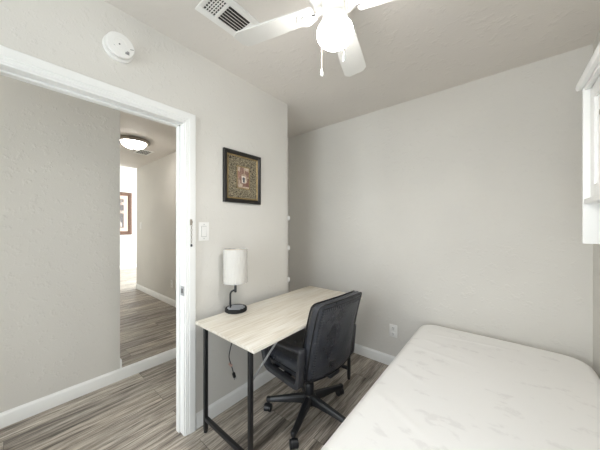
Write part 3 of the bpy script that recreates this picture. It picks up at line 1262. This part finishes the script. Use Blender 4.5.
# stitched seam inside the edge of the rear panel, with the leather puckered beside it
def rear(x, y):
    u, v = (x + 1) / 2, (y + 1) / 2
    return back_fn(u, v, -1)


for sx in (1, -1):
    b = nb()
    tube(b, [rear(0.86 * sx, 0.90 - 1.80 * i / 40) for i in range(41)], 0.0042, 6)
    obj('seam', b, M['piping'], back)
b = nb()
tube(b, [rear(-0.86 + 1.72 * i / 40, 0.88) for i in range(41)], 0.0042, 6)
obj('seam', b, M['piping'], back)
b = nb()
def pucker(p, ax, ln):
    m_ = Matrix.Translation(p) @ Matrix.Scale(0.55, 4, (1, 0, 0)) @ Matrix.Scale(ln, 4, ax)
    bmesh.ops.create_icosphere(b, subdivisions=2, radius=0.0085, matrix=m_)
for i in range(25):
    for sx in (1, -1):
        pucker(rear(0.815 * sx, 0.82 - 1.66 * i / 24) + Vector((0.0015, 0, 0)), (0, 1, 0), 1.9)
for i in range(23):
    pucker(rear(-0.78 + 1.56 * i / 22, 0.845) + Vector((0.0015, 0, 0)), (0, 0, 1), 1.9)
pk = obj('gathered_edge', b, M['leather'], back)
pk['kind'] = 'stuff'
b = nb()
bar(b, (-0.205, 0, 0.358), (-0.155, 0, 0.358), 0.09, 0.012, (0, 0, 1), 0.003)
bar(b, (-0.190, 0, 0.352), (-0.196, 0, 0.52), 0.07, 0.010, (1, 0, 0), 0.003)
obj('back_bracket', b, M['blackplastic'], t)

# loop armrests
def loop_arm(s):
    y = s * 0.268
    pts = []
    # outline of the loop in x-z, counter-clockwise, rounded corners
    cor = [(-0.180, 0.352, 0.05), (0.150, 0.362, 0.05), (0.215, 0.565, 0.05), (-0.200, 0.600, 0.022)]
    n = len(cor)
    for i in range(n):
        x, z, r = cor[i]
        p = Vector((x, 0, z))
        a_ = (Vector((cor[i - 1][0], 0, cor[i - 1][1])) - p).normalized()
        c_ = (Vector((cor[(i + 1) % n][0], 0, cor[(i + 1) % n][1])) - p).normalized()
        for k in range(7):
            u = k / 6
            q = (p + a_ * r) * (1 - u) ** 2 + p * 2 * u * (1 - u) + (p + c_ * r) * u * u
            pts.append(q)
    bm = nb()
    rings = []
    cen = Vector((0.01, 0, 0.475))
    m = len(pts)
    for i, p in enumerate(pts):
        d = (pts[(i + 1) % m] - pts[i - 1]).normalized()
        nrm = Vector((-d.z, 0, d.x))
        if nrm.dot(cen - p) < 0:
            nrm = -nrm
        top = p.z > 0.53
        hw = 0.027 if top else 0.022
        th = 0.020 if top else 0.034
        prof = [(-hw, 0.004), (-hw + 0.005, 0), (hw - 0.005, 0), (hw, 0.004), (hw, th - 0.004), (hw - 0.005, th), (-hw + 0.005, th), (-hw, th - 0.004)]
        rings.append([bm.verts.new(p + nrm * d_ + Vector((0, y + w, 0))) for w, d_ in prof])
    skin_rings(bm, rings, False, True)
    arm = obj('armrest', bm, M['darkgrey'], t, smooth=50)
    for x, z in ((-0.178, 0.56), (-0.170, 0.47), (-0.05, 0.372), (0.10, 0.379)):
        bm = nb()
        cyl(bm, (x, y + s * 0.016, z), (x, y + s * 0.0235, z), 0.006, n=12)
        obj('bolt', bm, M['blackmetal'], arm)
    bm = nb()
    bar(bm, (-0.02, s * 0.05, 0.366), (-0.02, y - s * 0.01, 0.376), 0.06, 0.008, (0, 0, 1), 0.002)
    bar(bm, (0.09, s * 0.05, 0.366), (0.09, y - s * 0.01, 0.382), 0.05, 0.008, (0, 0, 1), 0.002)
    obj('arm_bracket', bm, M['blackmetal'], arm)


loop_arm(1)
loop_arm(-1)
t.location = (-1.05, 1.38, 0)
t.rotation_euler = (0, 0, CH_ROT)

# ------------------------------------------------------------------ bed with mattress
MX0, MX1, MY0, MY1, MZ = -0.530, 0.420, 0.37, 2.284, 0.505
t = thing('bed', 'bed with bare white fabric-covered mattress in the back right corner', 'bed', ((MX0 + MX1) / 2, (MY0 + MY1) / 2, 0))
RC, RE = 0.130, 0.055


def wrinkle(x, y):
    w = 0.0
    for (x0, y0, x1, y1, h, s) in ((-0.40, 2.02, 0.02, 2.085, 0.0042, 0.010), (-0.46, 1.75, -0.14, 1.70, 0.0035, 0.012),
                                   (-0.45, 1.90, -0.20, 1.84, 0.0030, 0.012), (-0.48, 1.45, -0.30, 1.36, 0.0028, 0.014),
                                   (-0.47, 1.15, -0.22, 1.02, 0.0024, 0.016)):
        dx, dy = x1 - x0, y1 - y0
        L2 = dx * dx + dy * dy
        u = ((x - x0) * dx + (y - y0) * dy) / L2
        if -0.1 < u < 1.1:
            d = abs((x - x0) * dy - (y - y0) * dx) / math.sqrt(L2)
            fade = max(0.0, min(1.0, min(u + 0.1, 1.1 - u) * 4))
            w += h * math.exp(-(d / s) ** 2) * fade
    w += 0.0030 * mnoise.noise(Vector((x * 3.1, y * 3.1, 0.3))) + 0.0012 * mnoise.noise(Vector((x * 11, y * 11, 4.3)))
    return w


b = nb()
NX, NY = 84, 170
gx, gy = (MX1 - MX0) / 2, (MY1 - MY0) / 2
cx_, cy_ = (MX0 + MX1) / 2, (MY0 + MY1) / 2
V = {}
for i in range(NX + 1):
    for j in range(NY + 1):
        # denser samples toward the edges so the roll-over is round
        a = -1 + 2 * i / NX
        c_ = -1 + 2 * j / NY
        a = math.sin(a * PI / 2) * 0.35 + a * 0.65
        c_ = math.sin(c_ * PI / 2) * 0.25 + c_ * 0.75
        x, y = a * gx, c_ * gy
        qx, qy = max(-gx + RC, min(gx - RC, x)), max(-gy + RC, min(gy - RC, y))
        dx, dy = x - qx, y - qy
        m = max(abs(dx), abs(dy))
        L = math.hypot(dx, dy)
        if L > 1e-9 and dx and dy:
            dx, dy = dx / L * m, dy / L * m
        e_ = RC - m
        z = MZ
        if e_ < RE:
            z = MZ - RE + math.sqrt(max(0.0, RE * RE - (RE - e_) ** 2))
        k_ = min(1.0, e_ / RE)
        crown = 0.010 * (1 - a * a) * (1 - c_ ** 4)
        V[i, j] = b.verts.new((cx_ + qx + dx, cy_ + qy + dy, z + k_ * (wrinkle(cx_ + qx + dx, cy_ + qy + dy) + crown)))
for i in range(NX):
    for j in range(NY):
        b.faces.new((V[i, j], V[i + 1, j], V[i + 1, j + 1], V[i, j + 1]))
loopv = [V[i, 0] for i in range(NX)] + [V[NX, j] for j in range(NY)] + [V[i, NY] for i in range(NX, 0, -1)] + [V[0, j] for j in range(NY, 0, -1)]
prev = loopv
for k, (zz, ins) in enumerate(((0.40, 0.0), (0.36, 0.0), (0.315, 0.004), (0.29, 0.02), (0.28, 0.05))):
    cur = []
    for v in loopv:
        d = Vector((cx_ - v.co.x, cy_ - v.co.y, 0)).normalized()
        cur.append(b.verts.new((v.co.x + d.x * ins, v.co.y + d.y * ins, zz)))
    n = len(cur)
    for i in range(n):
        b.faces.new((prev[i], prev[(i + 1) % n], cur[(i + 1) % n], cur[i]))
    prev = cur
b.faces.new(prev)
obj('mattress', b, M['mattress'], t, smooth=70)
b = nb()
box(b, MX0 + 0.02, MX1 - 0.02, MY0 + 0.02, MY1 - 0.02, 0.09, 0.282, 0.02)
obj('bed_base', b, M['base'], t)
for sx in (MX0 + 0.08, MX1 - 0.08):
    for sy in (MY0 + 0.08, MY1 - 0.08):
        b = nb()
        lathe(b, [(0.018, 0), (0.022, 0.004), (0.026, 0.092)], (sx, sy, 0), n=18)
        obj('leg', b, M['blackplastic'], t)

# ------------------------------------------------------------------ wall cabinet
CX, CY0, CY1, CZ0, CZ1 = 0.235, 0.850, 1.400, 1.247, 1.834
t = thing('wall_cabinet', 'white wooden wall cabinet with crown top above the bed', 'cabinet', (XC, (CY0 + CY1) / 2, CZ0))
SHZ = 1.396
b = nb()
box(b, CX, XC, CY1 - 0.014, CY1, CZ0, CZ1, 0.002)
box(b, CX, XC, CY0, CY0 + 0.014, CZ0, CZ1, 0.002)
box(b, CX + 0.004, XC, CY0 + 0.014, CY1 - 0.014, CZ1 - 0.012, CZ1)
box(b, CX + 0.002, XC, CY0 + 0.014, CY1 - 0.014, SHZ, SHZ + 0.018, 0.002)
box(b, XC - 0.006, XC, CY0 + 0.014, CY1 - 0.014, CZ0 + 0.03, CZ1 - 0.012)
obj('carcass', b, M['cabwhite'], t)
b = nb()
prof = [(0.0, 0.0), (-0.010, 0.0), (-0.013, 0.004), (-0.014, 0.014), (-0.013, 0.024), (-0.009, 0.029), (0.0, 0.030)]
rings = []
for (px, py, dx, dy) in ((XC, CY0, 0, -1), (CX, CY0, -1, -1), (CX, CY1, -1, 1), (XC, CY1, 0, 1)):
    rings.append([b.verts.new((px - dx * o, py - dy * o, CZ1 - 0.002 + z)) for o, z in prof])
skin_rings(b, rings, True)
box(b, CX, XC, CY0, CY1, CZ1, CZ1 + 0.0275)
obj('crown', b, M['cabwhite'], t, smooth=35)
dz0, dz1 = SHZ + 0.021, CZ1 - 0.015
ymid = (CY0 + CY1) / 2
dt = 0.016
rl = 0.046
fx = CX + 0.018
for (dy0, dy1, ky) in ((CY0 + 0.016, ymid - 0.001, ymid - 0.026), (ymid + 0.001, CY1 - 0.016, ymid + 0.026)):
    b = nb()
    box(b, fx, fx + dt, dy0, dy0 + rl, dz0, dz1, 0.002)
    box(b, fx, fx + dt, dy1 - rl, dy1, dz0, dz1, 0.002)
    box(b, fx, fx + dt, dy0 + rl, dy1 - rl, dz0, dz0 + rl, 0.002)
    box(b, fx, fx + dt, dy0 + rl, dy1 - rl, dz1 - rl, dz1, 0.002)
    box(b, fx + dt * 0.5, fx + dt, dy0 + rl, dy1 - rl, dz0 + rl, dz1 - rl)
    dr = obj('cabinet_door', b, M['cabwhite'], t)
    b = nb()
    lathe(b, [(0.005, 0.0), (0.005, -0.010), (0.012, -0.015), (0.012, -0.020), (0.008, -0.024), (0, -0.025)], (fx, ky, 1.66), 'x', 20)
    obj('knob', b, M['nickel'], dr)

# ------------------------------------------------------------------ hallway things seen through the doorway
hl = Vector((-3.72, 1.085, H))
t = thing('ceiling_light', 'lit flush dome ceiling light in the hallway', 'ceiling light', hl)
b = nb()
lathe(b, [(0.165, 0), (0.184, -0.008), (0.188, -0.026), (0.178, -0.040), (0.156, -0.046), (0.140, -0.034)], hl, n=48)
obj('metal_ring', b, M['nickel'], t)
b = nb()
prof = [(0.142, -0.032)]
for i in range(1, 9):
    a = PI / 2 * i / 8
    prof.append((max(0, 0.142 * math.cos(a)), -0.032 - 0.085 * math.sin(a)))
prof[-1] = (0, -0.117)
lathe(b, prof, hl, n=48)
dm = obj('glass_dome', b, M['dome'], t)
b = nb()
lathe(b, [(0.007, -0.114), (0.013, -0.118), (0.011, -0.126), (0.005, -0.130), (0, -0.134)], hl, n=18)
obj('finial', b, M['nickel'], dm)

hv = Vector((-4.22, 1.36, H))
t = thing('ceiling_vent', 'small white ceiling vent behind the hallway dome light', 'vent', hv)
b = nb()
box(b, hv.x - 0.15, hv.x - 0.12, hv.y - 0.10, hv.y + 0.10, H - 0.008, H - 0.001, 0.002)
box(b, hv.x + 0.12, hv.x + 0.15, hv.y - 0.10, hv.y + 0.10, H - 0.008, H - 0.001, 0.002)
box(b, hv.x - 0.12, hv.x + 0.12, hv.y - 0.10, hv.y - 0.07, H - 0.008, H - 0.001, 0.002)
box(b, hv.x - 0.12, hv.x + 0.12, hv.y + 0.07, hv.y + 0.10, H - 0.008, H - 0.001, 0.002)
obj('vent_frame', b, M['white'], t)
b = nb()
box(b, hv.x - 0.125, hv.x + 0.125, hv.y - 0.075, hv.y + 0.075, H - 0.0015, H - 0.0005)
obj('duct_opening', b, M['duct'], t)
for i in range(1, 6):
    b = nb()
    y = hv.y - 0.07 + 0.14 * i / 6
    bar(b, (hv.x - 0.12, y, H - 0.005), (hv.x + 0.12, y, H - 0.005), 0.008, 0.0015)
    obj('louver', b, M['white'], t)

# large framed print on the far wall
ay0, ay1, az0, az1 = 1.45, 2.40, 1.06, 2.28
t = thing('framed_print', 'large brown framed print on far wall beyond the hallway', 'picture', (XF, (ay0 + ay1) / 2, az0))
b = frame_ring(ay0, ay1, az0, az1, [(0, 0), (0, 0.03), (0.02, 0.045), (0.07, 0.04), (0.10, 0.02), (0.10, 0)], XF)
obj('frame', b, M['walnut'], t)
b = frame_ring(ay0 + 0.10, ay1 - 0.10, az0 + 0.10, az1 - 0.10, [(0, 0.0), (0, 0.018), (0.10, 0.016), (0.10, 0)], XF)
obj('mat', b, simple('rose_mat', srgb(196, 172, 156), 0.7), t)
b = nb()
box(b, XF + 0.002, XF + 0.014, ay0 + 0.19, ay1 - 0.19, az0 + 0.19, az1 - 0.19)
obj('print', b, M['bigprint'], t)

# ------------------------------------------------------------------ light
def area(name, loc, rot, sx, sy, power, col):
    l = bpy.data.lights.new(name, 'AREA')
    l.shape = 'RECTANGLE'
    l.size, l.size_y = sx, sy
    l.energy = power
    l.color = col
    o = bpy.data.objects.new(name, l)
    COL.objects.link(o)
    o.location = loc
    o.rotation_euler = rot
    return o


DAY = (0.90, 0.955, 1.0)
area('added_daylight_front', ((WX0 + WX1) / 2, YF - 0.20, (WZ0 + WZ1) / 2 + 0.1), (PI / 2 - 0.25, 0, 0), WX1 - WX0, WZ1 - WZ0, 46, DAY)  # area lamp outside the unseen rear window, added to brighten the room
area('added_daylight_side', (XC + 0.26, (SY0 + SY1) / 2, (SZB + SZT) / 2 + 0.1), (PI / 2 - 0.3, 0, PI / 2), SY1 - SY0, SZT - SZB, 13, DAY)  # area lamp added outside the unseen side window, tilted down
area('added_daylight_hall', ((HX0 + HX1) / 2, YF - 0.16, 1.2), (PI / 2, 0, 0), HX1 - HX0, 1.8, 42, DAY)  # added lamp behind the unseen hallway-end window, brightens the hallway
area('added_daylight_far_room', ((FWX0 + FWX1) / 2, 4.26, (FWZ0 + FWZ1) / 2), (PI / 2, 0, PI), FWX1 - FWX0, FWZ1 - FWZ0, 250, DAY)  # added lamp that brightens the far room through an unseen window

fill_spot = bpy.data.lights.new('fan_fill_spot', 'SPOT')       # added spot below the fan globe, brightens the room without overlighting the blades
fill_spot.energy = 11
fill_spot.spot_size = math.radians(180)
fill_spot.spot_blend = 0.7
fill_spot.shadow_soft_size = 0.06
fill_spot.color = (1.0, 0.975, 0.95)
bo = bpy.data.objects.new('fan_fill_spot', fill_spot)
COL.objects.link(bo)
bo.location = (FX, FY, 1.97)
w = bpy.data.worlds.new('sky')
w.use_nodes = True
sky = w.node_tree.nodes.new('ShaderNodeTexSky')
sky.sky_type = 'HOSEK_WILKIE'
w.node_tree.links.new(sky.outputs[0], w.node_tree.nodes['Background'].inputs['Color'])
w.node_tree.nodes['Background'].inputs['Strength'].default_value = 0.6
S.world = w

# ------------------------------------------------------------------ camera and view
cam = bpy.data.cameras.new('camera')
cam.sensor_width = 36.0
cam.lens = 244.594 / 600 * 36.0
cam.shift_y = 0.865 / 600
cam.clip_start = 0.02
co = bpy.data.objects.new('camera', cam)
COL.objects.link(co)
co.location = (0, 0, 1.3136)
co.rotation_euler = (PI / 2, 0, math.radians(39.53))
S.camera = co
S.cycles.diffuse_bounces = 8
S.cycles.max_bounces = 14
S.view_settings.view_transform = 'Standard'
S.view_settings.look = 'None'
S.view_settings.exposure = 0.54
S.view_settings.gamma = 1.0
S.view_settings.use_curve_mapping = False
